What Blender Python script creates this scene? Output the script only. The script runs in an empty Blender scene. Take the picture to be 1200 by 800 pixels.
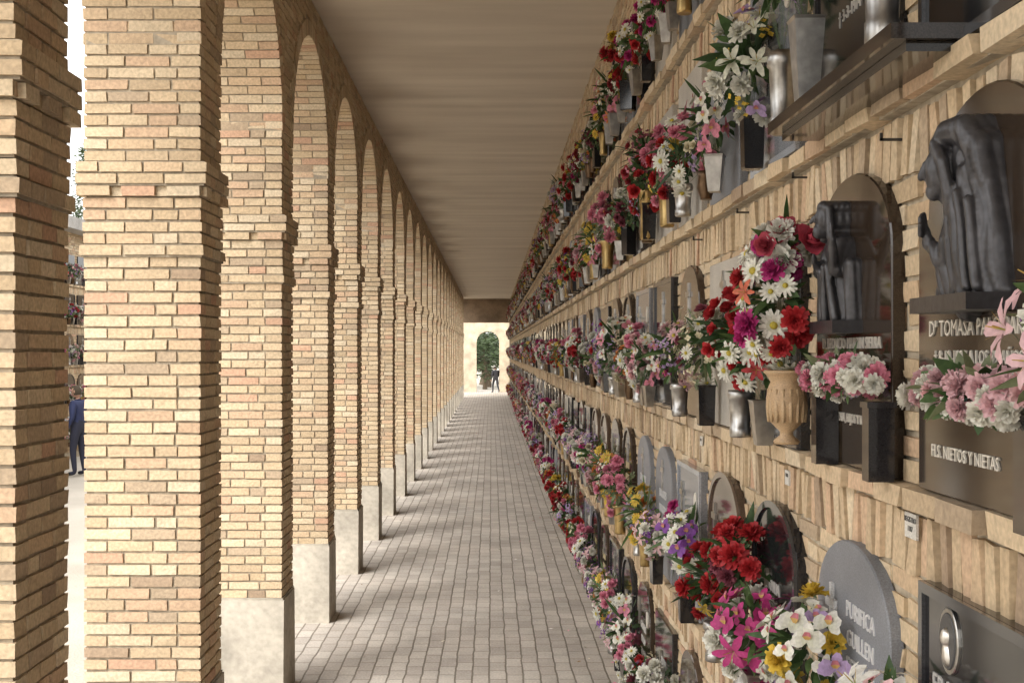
import bpy, math, random, bmesh
from mathutils import Vector, Matrix, noise as mnoise
D=bpy.data; C=bpy.context
pi=math.pi
R=random.Random(7)

# ------------------------------------------------------------------ mesh builder
class MB:
    def __init__(s): s.v=[];s.f=[];s.c=[];s.m=[];s.s=[]
    def face(s,idx,col=(1,1,1),mat=0,sm=False):
        s.f.append(idx);s.c.append(col);s.m.append(mat);s.s.append(sm)
    def box(s,x0,x1,y0,y1,z0,z1,col=(1,1,1),mat=0,j=0.0,shear=0.0,skip=()):
        b=len(s.v)
        for z in (z0,z1):
            for (x,y) in ((x0,y0),(x1,y0),(x1,y1),(x0,y1)):
                yy=y+(shear if z==z1 else 0)
                if j: s.v.append((x+R.uniform(-j,j),yy+R.uniform(-j,j),z+R.uniform(-j,j)))
                else: s.v.append((x,yy,z))
        F={'b':(0,3,2,1),'t':(4,5,6,7),'-y':(0,1,5,4),'+x':(1,2,6,5),'+y':(2,3,7,6),'-x':(3,0,4,7)}
        for k,q in F.items():
            if k in skip: continue
            s.face([b+i for i in q],col,mat)
    def lathe(s,cx,cy,prof,n=20,col=(1,1,1),mat=0,sq=False,sm=True):
        b=len(s.v)
        for (r,z) in prof:
            for i in range(n):
                a=2*pi*i/n+(pi/4 if sq else 0)
                s.v.append((cx+r*math.cos(a),cy+r*math.sin(a),z))
        for k in range(len(prof)-1):
            for i in range(n):
                i2=(i+1)%n
                s.face([b+k*n+i,b+k*n+i2,b+(k+1)*n+i2,b+(k+1)*n+i],col,mat,sm)
        s.face([b+i for i in range(n)][::-1],col,mat)
        s.face([b+(len(prof)-1)*n+i for i in range(n)],col,mat)
    def add(s,me_v,me_f,col,mat=0,sm=False):
        b=len(s.v); s.v+= [tuple(p) for p in me_v]
        for q in me_f: s.face([b+i for i in q],col,mat,sm)
    def mesh(s,name,mats):
        me=D.meshes.new(name)
        me.from_pydata(s.v,[],s.f)
        me.polygons.foreach_set('material_index',s.m)
        me.polygons.foreach_set('use_smooth',s.s)
        ca=me.color_attributes.new('Col','FLOAT_COLOR','CORNER')
        arr=[]
        for q,c in zip(s.f,s.c):
            arr+= [c[0],c[1],c[2],1.0]*len(q)
        ca.data.foreach_set('color',arr)
        for m in mats: me.materials.append(m)
        me.update()
        return me
def obj(name,me,loc=(0,0,0),rot=(0,0,0),parent=None,scale=None):
    o=D.objects.new(name,me); C.scene.collection.objects.link(o)
    o.location=loc;o.rotation_euler=rot
    if scale: o.scale=scale
    if parent: o.parent=parent
    return o
def empty(name,loc=(0,0,0)):
    o=D.objects.new(name,None);C.scene.collection.objects.link(o);o.location=loc;return o

# ------------------------------------------------------------------ materials
def nmat(name):
    m=D.materials.new(name);m.use_nodes=True
    nt=m.node_tree;bs=nt.nodes['Principled BSDF'];return m,nt,bs
def N(nt,t,**k):
    n=nt.nodes.new(t)
    for a,b in k.items(): setattr(n,a,b)
    return n
def attr_mat(name,rough=.9,metal=0,nscale=60,namt=.35,bump=.3,bdist=.004,low=6,lowamt=.25,coat=0,trans=0):
    m,nt,bs=nmat(name);L=nt.links
    at=N(nt,'ShaderNodeAttribute',attribute_name='Col')
    tc=N(nt,'ShaderNodeTexCoord')
    geo=N(nt,'ShaderNodeNewGeometry')
    n1=N(nt,'ShaderNodeTexNoise');n1.inputs['Scale'].default_value=nscale;n1.inputs['Detail'].default_value=6
    n2=N(nt,'ShaderNodeTexNoise');n2.inputs['Scale'].default_value=low;n2.inputs['Detail'].default_value=4
    L.new(tc.outputs['Object'],n1.inputs['Vector']);L.new(geo.outputs['Position'],n2.inputs['Vector'])
    mr=N(nt,'ShaderNodeMapRange');mr.inputs[1].default_value=.3;mr.inputs[2].default_value=.7;mr.inputs[3].default_value=1-namt;mr.inputs[4].default_value=1+namt*.6
    mr2=N(nt,'ShaderNodeMapRange');mr2.inputs[1].default_value=.3;mr2.inputs[2].default_value=.7;mr2.inputs[3].default_value=1-lowamt;mr2.inputs[4].default_value=1+lowamt*.5
    L.new(n1.outputs[0],mr.inputs[0]);L.new(n2.outputs[0],mr2.inputs[0])
    mu=N(nt,'ShaderNodeMath',operation='MULTIPLY');L.new(mr.outputs[0],mu.inputs[0]);L.new(mr2.outputs[0],mu.inputs[1])
    vm=N(nt,'ShaderNodeVectorMath',operation='SCALE');L.new(at.outputs['Color'],vm.inputs[0]);L.new(mu.outputs[0],vm.inputs['Scale'])
    L.new(vm.outputs[0],bs.inputs['Base Color'])
    bs.inputs['Roughness'].default_value=rough;bs.inputs['Metallic'].default_value=metal
    bs.inputs['Coat Weight'].default_value=coat
    if bump:
        bp=N(nt,'ShaderNodeBump');bp.inputs['Strength'].default_value=bump;bp.inputs['Distance'].default_value=bdist
        L.new(n1.outputs[0],bp.inputs['Height']);L.new(bp.outputs[0],bs.inputs['Normal'])
    if trans:
        tr=N(nt,'ShaderNodeBsdfTranslucent');L.new(vm.outputs[0],tr.inputs['Color'])
        mx=N(nt,'ShaderNodeMixShader');mx.inputs[0].default_value=trans
        out=[n for n in nt.nodes if n.type=='OUTPUT_MATERIAL'][0]
        L.new(bs.outputs[0],mx.inputs[1]);L.new(tr.outputs[0],mx.inputs[2]);L.new(mx.outputs[0],out.inputs[0])
    return m
M_brick=attr_mat('brick',.92,0,70,.22,.6,.004,1.3,.14)
M_mortar=attr_mat('mortar',.95,0,30,.30,.5,.004,2,.25)
M_flower=attr_mat('petals_and_leaves',.6,0,120,.18,.15,.001,9,.1,trans=.22)
M_metal=attr_mat('vase_metal',.36,1,30,.25,.08,.001,14,.3)
M_granite=attr_mat('polished_granite',.08,0,420,.55,0,0,3,.2)
M_stone=attr_mat('matt_stone',.5,0,260,.28,.1,.001,4,.2)
M_relief=attr_mat('relief_bronze',.36,.3,60,.3,.35,.002,14,.3)
M_letter=attr_mat('letter_metal',.4,.1,60,.1,0,0,8,.1)
M_conc=attr_mat('render_plaster',.93,0,25,.18,.35,.004,2.2,.35)
M_cloth=attr_mat('cloth_skin',.85,0,80,.2,.2,.002,9,.1)
M_bark=attr_mat('bark',.95,0,20,.4,.8,.02,3,.3)
M_leaf=attr_mat('tree_leaves',.7,0,6,.5,0,0,.8,.45,trans=.2)

def paving_mat():
    m,nt,bs=nmat('paving');L=nt.links
    geo=N(nt,'ShaderNodeNewGeometry')
    sep=N(nt,'ShaderNodeSeparateXYZ');L.new(geo.outputs['Position'],sep.inputs[0])
    cmb=N(nt,'ShaderNodeCombineXYZ');L.new(sep.outputs[1],cmb.inputs[0]);L.new(sep.outputs[0],cmb.inputs[1])
    nz=N(nt,'ShaderNodeTexNoise');nz.inputs['Scale'].default_value=4;L.new(geo.outputs['Position'],nz.inputs['Vector'])
    vs=N(nt,'ShaderNodeVectorMath',operation='SCALE');vs.inputs['Scale'].default_value=.026;L.new(nz.outputs[1],vs.inputs[0])
    va=N(nt,'ShaderNodeVectorMath',operation='ADD');L.new(cmb.outputs[0],va.inputs[0]);L.new(vs.outputs[0],va.inputs[1])
    br=N(nt,'ShaderNodeTexBrick');br.offset=.5
    br.inputs['Scale'].default_value=1;br.inputs['Brick Width'].default_value=.23;br.inputs['Row Height'].default_value=.115
    br.inputs['Mortar Size'].default_value=.008;br.inputs['Mortar Smooth'].default_value=.5;br.inputs['Bias'].default_value=.1
    br.inputs['Color1'].default_value=(.56,.51,.445,1);br.inputs['Color2'].default_value=(.44,.39,.34,1);br.inputs['Mortar'].default_value=(.22,.19,.15,1)
    L.new(va.outputs[0],br.inputs['Vector'])
    n1=N(nt,'ShaderNodeTexNoise');n1.inputs['Scale'].default_value=1.1;n1.inputs['Detail'].default_value=7;n1.inputs['Roughness'].default_value=.65;L.new(geo.outputs['Position'],n1.inputs['Vector'])
    mr=N(nt,'ShaderNodeMapRange');mr.inputs[1].default_value=.3;mr.inputs[2].default_value=.7;mr.inputs[3].default_value=.68;mr.inputs[4].default_value=1.15;L.new(n1.outputs[0],mr.inputs[0])
    n2=N(nt,'ShaderNodeTexNoise');n2.inputs['Scale'].default_value=60;n2.inputs['Detail'].default_value=5;L.new(geo.outputs['Position'],n2.inputs['Vector'])
    mr2=N(nt,'ShaderNodeMapRange');mr2.inputs[1].default_value=.3;mr2.inputs[2].default_value=.7;mr2.inputs[3].default_value=.8;mr2.inputs[4].default_value=1.15;L.new(n2.outputs[0],mr2.inputs[0])
    mu=N(nt,'ShaderNodeMath',operation='MULTIPLY');L.new(mr.outputs[0],mu.inputs[0]);L.new(mr2.outputs[0],mu.inputs[1])
    vm=N(nt,'ShaderNodeVectorMath',operation='SCALE');L.new(br.outputs[0],vm.inputs[0]);L.new(mu.outputs[0],vm.inputs['Scale'])
    L.new(vm.outputs[0],bs.inputs['Base Color'])
    bs.inputs['Roughness'].default_value=.8
    b1=N(nt,'ShaderNodeBump');b1.invert=True;b1.inputs['Strength'].default_value=.7;b1.inputs['Distance'].default_value=.005;L.new(br.outputs[1],b1.inputs['Height'])
    b2=N(nt,'ShaderNodeBump');b2.inputs['Strength'].default_value=.4;b2.inputs['Distance'].default_value=.003;L.new(n2.outputs[0],b2.inputs['Height']);L.new(b1.outputs[0],b2.inputs['Normal'])
    L.new(b2.outputs[0],bs.inputs['Normal'])
    return m
M_pave=paving_mat()
def ceil_mat():
    m,nt,bs=nmat('ceiling_plaster');L=nt.links
    geo=N(nt,'ShaderNodeNewGeometry')
    mp=N(nt,'ShaderNodeMapping');mp.inputs['Scale'].default_value=(.35,2.2,1);L.new(geo.outputs['Position'],mp.inputs[0])
    n1=N(nt,'ShaderNodeTexNoise');n1.inputs['Scale'].default_value=1.2;n1.inputs['Detail'].default_value=6;L.new(mp.outputs[0],n1.inputs['Vector'])
    cr=N(nt,'ShaderNodeValToRGB');cr.color_ramp.elements[0].position=.3;cr.color_ramp.elements[1].position=.72
    cr.color_ramp.elements[0].color=(.47,.40,.315,1);cr.color_ramp.elements[1].color=(.62,.545,.44,1)
    L.new(n1.outputs[0],cr.inputs[0]);L.new(cr.outputs[0],bs.inputs['Base Color'])
    bs.inputs['Roughness'].default_value=.9
    bp=N(nt,'ShaderNodeBump');bp.inputs['Strength'].default_value=.5;bp.inputs['Distance'].default_value=.03;L.new(n1.outputs[0],bp.inputs['Height']);L.new(bp.outputs[0],bs.inputs['Normal'])
    return m
M_ceil=ceil_mat()
def ground_mat():
    m,nt,bs=nmat('gravel_ground');L=nt.links
    geo=N(nt,'ShaderNodeNewGeometry')
    n1=N(nt,'ShaderNodeTexNoise');n1.inputs['Scale'].default_value=.6;n1.inputs['Detail'].default_value=8;L.new(geo.outputs['Position'],n1.inputs['Vector'])
    v=N(nt,'ShaderNodeTexVoronoi');v.inputs['Scale'].default_value=40;L.new(geo.outputs['Position'],v.inputs['Vector'])
    cr=N(nt,'ShaderNodeValToRGB');cr.color_ramp.elements[0].position=.3;cr.color_ramp.elements[1].position=.7
    cr.color_ramp.elements[0].color=(.34,.305,.25,1);cr.color_ramp.elements[1].color=(.46,.42,.36,1)
    L.new(n1.outputs[0],cr.inputs[0]);L.new(cr.outputs[0],bs.inputs['Base Color']);bs.inputs['Roughness'].default_value=.95
    bp=N(nt,'ShaderNodeBump');bp.inputs['Strength'].default_value=.5;bp.inputs['Distance'].default_value=.01;L.new(v.outputs[0],bp.inputs['Height']);L.new(bp.outputs[0],bs.inputs['Normal'])
    return m
M_ground=ground_mat()

# ------------------------------------------------------------------ dimensions
XI=-1.33; XO=-1.86
XW=.93
ZC=4.80
PITCH=2.274; PD=.45; PF0=4.022
YEND=62.9
NB=.875; F0=2.68; SW=.68; ROWS=[.15,1.03,1.91,2.79,3.67]; RH=.66
BRC=[(.56,.43,.275),(.59,.46,.30),(.53,.40,.25),(.61,.485,.325),(.56,.41,.26),(.51,.385,.245),(.57,.435,.28),(.55,.385,.25),(.44,.335,.225),(.62,.505,.35)]
def bcol(r=R):
    q=r.random()
    c=r.choice(BRC) if q<.95 else ((.53,.335,.22) if q<.985 else (.37,.27,.18))
    k=r.uniform(.93,1.06);return (c[0]*k,c[1]*k,c[2]*k)
MORT=(.38,.32,.235)
MORTW=(.43,.365,.27)

# ------------------------------------------------------------------ pillars
CH=.054;RC=.009
def brick_run(B,axis,a0,a1,fixed0,fixed1,z0,z1,par,mat=0,gap=.011):
    L=.205
    p=a0; first=L if par else L*.52
    first*=R.uniform(.9,1.1)
    while p<a1-.02:
        l=first; first=L*R.uniform(.93,1.07)
        q=min(p+l,a1)
        if a1-q<.05: q=a1
        g=gap if q<a1 else 0
        pr=R.uniform(-.003,.003)
        if axis=='x': B.box(p,q-g,fixed0+pr,fixed1,z0,z1,bcol(),mat,.002)
        else: B.box(fixed0+pr,fixed1,p,q-g,z0,z1,bcol(),mat,.002)
        p=q
def ring_course(B,x0,x1,y0,y1,z0,z1,par):
    d=.10
    if par:
        brick_run(B,'x',x0,x1,y0,y0+d,z0,z1,par);brick_run(B,'x',x0,x1,y1,y1-d,z0,z1,1-par)
        brick_run(B,'y',y0+d+.01,y1-d-.01,x0,x0+d,z0,z1,0);brick_run(B,'y',y0+d+.01,y1-d-.01,x1,x1-d,z0,z1,0)
    else:
        brick_run(B,'y',y0,y1,x0,x0+d,z0,z1,1);brick_run(B,'y',y0,y1,x1,x1-d,z0,z1,0)
        brick_run(B,'x',x0+d+.01,x1-d-.01,y0,y0+d,z0,z1,1);brick_run(B,'x',x0+d+.01,x1-d-.01,y1,y1-d,z0,z1,0)
def pillar_mesh(name):
    B=MB();W=XI-XO
    cz=.67-.027
    B.box(RC,W-RC,RC,PD-RC,.6,ZC-.002,MORT,1)
    n=0
    while cz<ZC-.02:
        z0=cz;z1=min(cz+CH-.011,ZC-.004)
        p=0.
        if n==37:p=.018
        elif 38<=n<=41:p=.006
        elif n in(43,44):p=.032
        if n==42:
            ring_course(B,-.004,W+.004,-.004,PD+.004,z0,z1,n%2)
            x=-.028
            while x<W+.0:
                B.box(x,x+.15,-.026,.02,z0,z1,bcol(),0,.002);B.box(x,x+.15,PD-.02,PD+.026,z0,z1,bcol(),0,.002);x+=.205
            y=-.02
            while y<PD-.05:
                B.box(W-.02,W+.026,y+.03,y+.14,z0,z1,bcol(),0,.002);B.box(-.026,.02,y+.03,y+.14,z0,z1,bcol(),0,.002);y+=.19
        else:
            ring_course(B,-p,W+p,-p,PD+p,z0,z1,n%2)
            if p>0: B.box(-p+RC,W+p-RC,-p+RC,PD+p-RC,z0-.010,z1+.004,MORT,1)
        n+=1;cz+=CH
    q=.012
    B.box(-q,W+q,-q,PD+q,-.02,.625,(.47,.425,.35),2,.003)
    B.box(-q+.006,W+q-.006,-q+.006,PD+q-.006,.624,.640,(.40,.36,.29),2,.002)
    return B.mesh(name,[M_brick,M_mortar,M_conc])
pm=[pillar_mesh('pillar_mesh_%d'%i) for i in range(5)]
ks=list(range(-3,26))
for k in ks:
    y=PF0+PITCH*k-PD
    obj('brick_pillar',pm[k%5],(XO,y,0))

SPAN=PITCH-PD;RA=SPAN/2;ZS=3.60;yc=SPAN/2
def arch_mesh(name):
    B=MB();W=XI-XO;RO=RA+.115
    na=28;g=RC
    b=len(B.v)
    for i in range(na+1):
        a=pi*i/na;y=yc-(RA+g)*math.cos(a);z=ZS+(RA+g)*math.sin(a)
        y=max(0,min(SPAN,y))
        for x in (g,W-g):
            B.v.append((x,y,z));B.v.append((x,y,ZC-.002))
    for i in range(na):
        o=b+4*i;p=o+4
        B.face([o,o+1,p+1,p],MORT,1);B.face([o+2,p+2,p+3,o+3],MORT,1);B.face([o,p,p+2,o+2],MORT,1)
    nv=int(pi*RA/.056)
    for i in range(nv):
        a0=pi*i/nv+.005;a1=pi*(i+1)/nv-.005
        xs=[-.004]+([.20,.41] if i%2 else [.11,.32])+[W+.004]
        for s in range(3):
            c=bcol();b=len(B.v);xx0=xs[s]+(.004 if s else 0);xx1=xs[s+1]-(.005 if s<2 else 0)
            j=lambda:R.uniform(-.0018,.0018)
            for x in(xx0,xx1):
                for (a,r) in((a0,RA),(a1,RA),(a1,RO),(a0,RO)):
                    B.v.append((x+j(),yc-r*math.cos(a)+j(),ZS+r*math.sin(a)+j()))
            for q in((0,1,2,3),(7,6,5,4),(0,4,5,1),(1,5,6,2),(2,6,7,3),(3,7,4,0)): B.face([b+t for t in q],c,0)
    base=.67-.027
    n=int(math.ceil((ZS-base)/CH));cz=base+n*CH
    while cz<ZC-.02:
        z0=cz;z1=min(cz+CH-.011,ZC-.004);h=z0-ZS+.0
        hc=math.sqrt(max(0,(RO+.004)**2-h*h))
        for x0,x1 in((0,.10),(W,W-.10)):
            if hc>0:
                e=yc-hc
                if e>.02:
                    brick_run(B,'y',0,e,x0,x1,z0,z1,n%2);brick_run(B,'y',SPAN-e,SPAN,x0,x1,z0,z1,n%2)
            else: brick_run(B,'y',0,SPAN,x0,x1,z0,z1,n%2)
        n+=1;cz+=CH
    return B.mesh(name,[M_brick,M_mortar])
am=[arch_mesh('arch_mesh_%d'%i) for i in range(3)]
for k in ks[:-1]:
    obj('brick_arch',am[k%3],(XO,PF0+PITCH*k,0))
YSTART=PF0+PITCH*ks[0]-PD

# ------------------------------------------------------------------ floor, ground, ceiling
B=MB();B.face([0,1,2,3],(1,1,1));B.v=[(-600,-600,-.13),(600,-600,-.13),(600,600,-.13),(-600,600,-.13)]
obj('courtyard_ground',B.mesh('ground',[M_ground]))
B=MB();B.box(-2.25,1.2,YSTART-3,73,-.15,0,(1,1,1),0)
obj('walkway_paving',B.mesh('paving',[M_pave]))
B=MB();B.box(-2.45,-2.254,YSTART-3,73,-.15,.012,(.40,.37,.32),0,0)
obj('stone_kerb',B.mesh('kerb',[M_conc]))
B=MB();B.box(-2.35,3.2,YSTART-.2,YEND+.3,ZC,ZC+.28,(1,1,1),0)
B.box(-2.42,3.25,YSTART-.3,YEND+.4,ZC+.281,ZC+.40,(.5,.45,.38),1)
obj('portico_roof',B.mesh('roof',[M_ceil,M_conc]))

# ------------------------------------------------------------------ niche wall
B=MB();B.box(XW+.008,3.1,-2.6,YEND,0,ZC-.003,MORTW,0)
niche_wall=obj('niche_wall',B.mesh('wall_core',[M_mortar]))
def wall_mod(name):
    B=MB()
    def stretch(z0,z1,par,x0,x1=.95,L=NB/4,g=.016,jj=.004):
        p=0 if par else -L/2
        for i in range(5):
            a=p+i*L+R.uniform(-.010,.008);b_=p+(i+1)*L-g+R.uniform(-.010,.008)
            a=max(a,0.0);b_=min(b_,NB-.006)
            if b_-a<.02: continue
            zz=R.uniform(-.003,.003)
            B.box(x0+R.uniform(-jj,jj),x1,a,b_,z0+zz,z1+zz,bcol(),0,.004,skip=('+x',))
    for zb in ROWS:
        stretch(zb-.047,zb-.002,1,XW-.045,g=.022,jj=.009)
        B.box(XW-.022,.95,0,NB,zb-.049,zb-.007,MORTW,1,skip=('+x',))
        z0=zb-.198;z1=zb-.064
        if z0>0:
            nS=14;w=NB/nS
            for i in range(nS):
                u=(i+.5)/nS-.5
                hz=R.uniform(-.010,.008)
                B.box(XW-.004+R.uniform(-.006,.005),.95,i*w+.008-u*.02+R.uniform(-.003,.003),(i+1)*w-.009-u*.02+R.uniform(-.003,.003),z0+hz,z1+R.uniform(-.006,.003),bcol(),0,.004,shear=u*.05+R.uniform(-.006,.006),skip=('+x',))
        n=12;h=.682/n
        for i in range(n):
            stretch(zb+i*h+.005,zb+(i+1)*h-.009,i%2,XW)
    z=4.36;i=0
    while z<ZC-.03:
        stretch(z,min(z+.044,ZC-.005),i%2,XW);z+=.057;i+=1
    stretch(.02,.095,0,XW-.01)
    return B.mesh(name,[M_brick,M_mortar])
wm=[wall_mod('niche_brick_mesh_%d'%i) for i in range(6)]
NK=69
for k in range(-5,NK):
    y0=F0+.0975+NB*(k-1)
    if y0+NB>YEND: break
    obj('niche_bricks_%d'%(k+5),wm[R.randrange(6)],(0,y0,0),parent=niche_wall)

# ------------------------------------------------------------------ text helper
TX=Matrix(((0,0,-1),(-1,0,0),(0,1,0)))
def text_geo(txt,size,depth=.0025,align='CENTER'):
    cu=D.curves.new('t','FONT');cu.body=txt;cu.size=size;cu.extrude=depth;cu.align_x=align;cu.resolution_u=2
    o=D.objects.new('t',cu);C.scene.collection.objects.link(o)
    dg=C.evaluated_depsgraph_get();me=D.meshes.new_from_object(o.evaluated_get(dg))
    V=[TX@v.co for v in me.vertices];F=[list(p.vertices) for p in me.polygons]
    D.objects.remove(o);D.meshes.remove(me);return V,F
def add_text(B,txt,size,y,z,x,col,mat,depth=.0025):
    V,F=text_geo(txt,size,depth);B.add([(v.x+x,v.y+y,v.z+z) for v in V],F,col,mat)

# ------------------------------------------------------------------ slabs
def outline(kind,w,h):
    hw=w/2
    if kind=='arch':
        zs=h-hw*.62
        pts=[(-hw,0),(hw,0)]
        for i in range(25):
            a=pi*i/24;pts.append((hw*math.cos(a),zs+(h-zs)*math.sin(a)))
        return pts
    if kind=='flat':
        s=hw*.16;zs=h*.72;pts=[(-hw,0),(hw,0),(hw,zs),(hw-s,zs)]
        for i in range(1,20):
            a=pi*i/20;pts.append(((hw-s)*math.cos(a),zs+(h-zs)*math.sin(a)))
        pts+=[(-hw+s,zs),(-hw,zs)];return pts
    return [(-hw,0),(hw,0),(hw,h),(-hw,h)]
def prism(B,pts,x0,x1,col,mat,cy=0,cz=0,bev=.004):
    n=len(pts);b=len(B.v)
    mu=sum(p[0] for p in pts)/n;mz=sum(p[1] for p in pts)/n
    def ins(p,d):
        dx=p[0]-mu;dz=p[1]-mz;l=math.hypot(dx,dz) or 1;return(p[0]-dx/l*d,p[1]-dz/l*d)
    for p in pts:B.v.append((x1,cy-p[0],cz+p[1]))
    for p in pts:B.v.append((x0+bev,cy-p[0],cz+p[1]))
    for p in pts:
        q=ins(p,bev);B.v.append((x0,cy-q[0],cz+q[1]))
    for i in range(n):
        i2=(i+1)%n
        B.face([b+i,b+i2,b+n+i2,b+n+i],col,mat);B.face([b+n+i,b+n+i2,b+2*n+i2,b+2*n+i],col,mat)
    B.face([b+2*n+i for i in range(n)],col,mat)
def rim(B,pts,wd,x0,x1,col,mat):
    n=len(pts)
    inn=[]
    H=max(p[1] for p in pts);Wd=max(p[0] for p in pts)
    for p in pts: inn.append((p[0]*(1-wd/Wd),H/2+(p[1]-H/2)*(1-wd/(H/2))))
    b=len(B.v)
    for x in(x0,x1):
        for p in pts:B.v.append((x,-p[0],p[1]))
        for p in inn:B.v.append((x,-p[0],p[1]))
    for i in range(n):
        j=(i+1)%n
        B.face([b+i,b+j,b+n+j,b+n+i],col,mat)
        B.face([b+i,b+j,b+2*n+j,b+2*n+i],col,mat)
        B.face([b+n+i,b+n+j,b+3*n+j,b+3*n+i],col,mat)
_bm=bmesh.new();bmesh.ops.create_icosphere(_bm,subdivisions=2,radius=1)
ICO_V=[v.co.copy() for v in _bm.verts];_bm.verts.index_update();ICO_F=[[v.index for v in f.verts] for f in _bm.faces];_bm.free()
def sculpt(B,ells,caps,x,cy,cz,col,mat,fold=None,vox=.0045,S=(1,1,1)):
    """figure grown from overlapping volumes, fused by a voxel remesh"""
    V=[];F=[]
    def sph(u,v,d,ru,rv,rd):
        b=len(V)
        for p in ICO_V: V.append((-(d+p.x*rd),-(u+p.y*ru),v+p.z*rv))
        for f in ICO_F: F.append([b+i for i in f])
    for e in ells:
        (u,v,ru,rv,d,fill)=e
        rd=min(ru,rv)*1.0;dep=d-rd
        while True:
            sph(u,v,dep,ru,rv,rd)
            if dep<=0 or not fill:break
            dep-=rd*.8
    for (a0,b0,r0,a1,b1,r1,d0,d1) in caps:
        n=max(2,int(math.hypot(a1-a0,b1-b0)/(min(r0,r1)*.35)))
        for i in range(n+1):
            t=i/n;r=r0+(r1-r0)*t;dep=d0+(d1-d0)*t-r
            while True:
                sph(a0+(a1-a0)*t,b0+(b1-b0)*t,dep,r,r,r)
                if dep<=0 or r<.02:break
                dep-=r*.8
    me=D.meshes.new('s');me.from_pydata(V,[],F);o=D.objects.new('s',me);C.scene.collection.objects.link(o)
    m=o.modifiers.new('r','REMESH');m.mode='VOXEL';m.voxel_size=vox
    s=o.modifiers.new('m','SMOOTH');s.factor=.5;s.iterations=2
    dg=C.evaluated_depsgraph_get();dg.update();m2=D.meshes.new_from_object(o.evaluated_get(dg))
    out=[]
    for vv in m2.vertices:
        c=vv.co;k=fold(-c.y,c.z) if fold else 0
        nn=vv.normal
        out.append((x+(c.x+nn.x*k)*S[0],cy+(c.y+nn.y*k)*S[1],cz+(c.z+nn.z*k)*S[2]))
    B.add(out,[list(p.vertices) for p in m2.polygons],col,mat,True)
    D.objects.remove(o)
SL_MATS=[M_granite,M_stone,M_letter,M_relief,M_metal]
DK=(.042,.029,.020);BK=(.018,.018,.020);GR=(.20,.21,.23);LT=(.46,.43,.38);BR=(.075,.05,.035)
SIL=(.62,.60,.56)
def cross(B,y,z,h,x,col,mat,t=.008):
    B.box(x-t,x,y-h*.07,y+h*.07,z,z+h,col,mat);B.box(x-t-.0015,x-.001,y-h*.28,y+h*.28,z+h*.6,z+h*.75,col,mat)
def oval(B,y,z,ry,rz,x,col,mat,t=.006,n=24):
    prism(B,[(ry*math.cos(2*pi*i/n),rz*math.sin(2*pi*i/n)) for i in range(n)],x-t,x,col,mat,y,z,.002)
T=.028
def slab(name,kind,col,mat,w=SW,h=.67,lines=(),lc=SIL,deco=None,frame=False):
    B=MB();pts=outline(kind,w,h);prism(B,pts,-T,0.004,col,mat)
    if frame: rim(B,pts,.022,-T-.008,-T+.002,tuple(min(1,c*1.6+.02) for c in col),mat)
    for (t,s,y,z) in lines: add_text(B,t,s,y,z,-T-.001,lc,2)
    if deco: deco(B)
    return B.mesh(name,SL_MATS)
RELC=(.060,.058,.062)
def virgin(B):
    # the head bows out of the hood, so face, nose and chin stand proud of the veil rim
    E=[(.050,.268,.062,.066,.080,1),
       (.014,.252,.036,.055,.126,1),
       (.008,.212,.020,.020,.122,1)]
    K=[(.004,.266,.008,-.004,.242,.009,.128,.137),
       (.0,.300,.020,.028,.326,.026,.112,.106),(.028,.326,.026,.074,.326,.032,.106,.090),(.074,.326,.032,.108,.282,.036,.090,.072),(.108,.282,.036,.122,.215,.036,.072,.064),
       (.014,.305,.014,.052,.266,.014,.116,.114),(.052,.266,.014,.060,.205,.016,.114,.104),(.060,.205,.016,.040,.160,.018,.104,.092),
       (.016,.215,.026,.02,.165,.038,.100,.070),
       (.118,.23,.034,.150,.10,.040,.062,.060),(.150,.10,.040,.165,.01,.042,.060,.055),
       (.085,.24,.024,.105,.10,.026,.080,.078),(.105,.10,.026,.118,.01,.030,.078,.068),
       (.060,.21,.018,.072,.09,.020,.094,.090),(.072,.09,.020,.070,.01,.024,.090,.076),
       (.130,.18,.012,.160,.02,.014,.084,.078),(.095,.20,.009,.128,.02,.011,.092,.086),(.045,.15,.010,.048,.01,.012,.096,.084),
       (.010,.165,.050,-.010,.05,.055,.062,.062),(-.010,.05,.055,-.02,.01,.06,.062,.058),
       (.045,.160,.028,-.012,.080,.026,.090,.096),
       (-.012,.080,.020,-.040,.112,.015,.100,.108),
       (-.040,.112,.013,-.044,.138,.011,.112,.114),(-.044,.138,.009,-.050,.172,.0065,.114,.112),(-.038,.138,.0085,-.042,.170,.006,.121,.119),(-.032,.136,.0075,-.034,.164,.006,.126,.125),(-.034,.130,.007,-.024,.148,.006,.126,.128),
       (-.010,.075,.016,.012,.01,.018,.090,.078),(-.035,.08,.014,-.040,.01,.018,.086,.074),
       (-.055,.085,.024,-.090,.01,.030,.072,.062),(-.085,.07,.018,-.122,.01,.024,.060,.05)]
    def fold(u,v):
        k=1 if (u>.07 or v<.12) else .0
        return k*(.0020*math.sin(190*u+46*v+1.5*math.sin(30*v)))
    sculpt(B,E,K,-T,.03,.385,RELC,3,fold,.0036,(.82,.84,.93))
    B.box(-T-.088,-T,-.145,.15,.360,.390,(.045,.042,.044),3)
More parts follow.
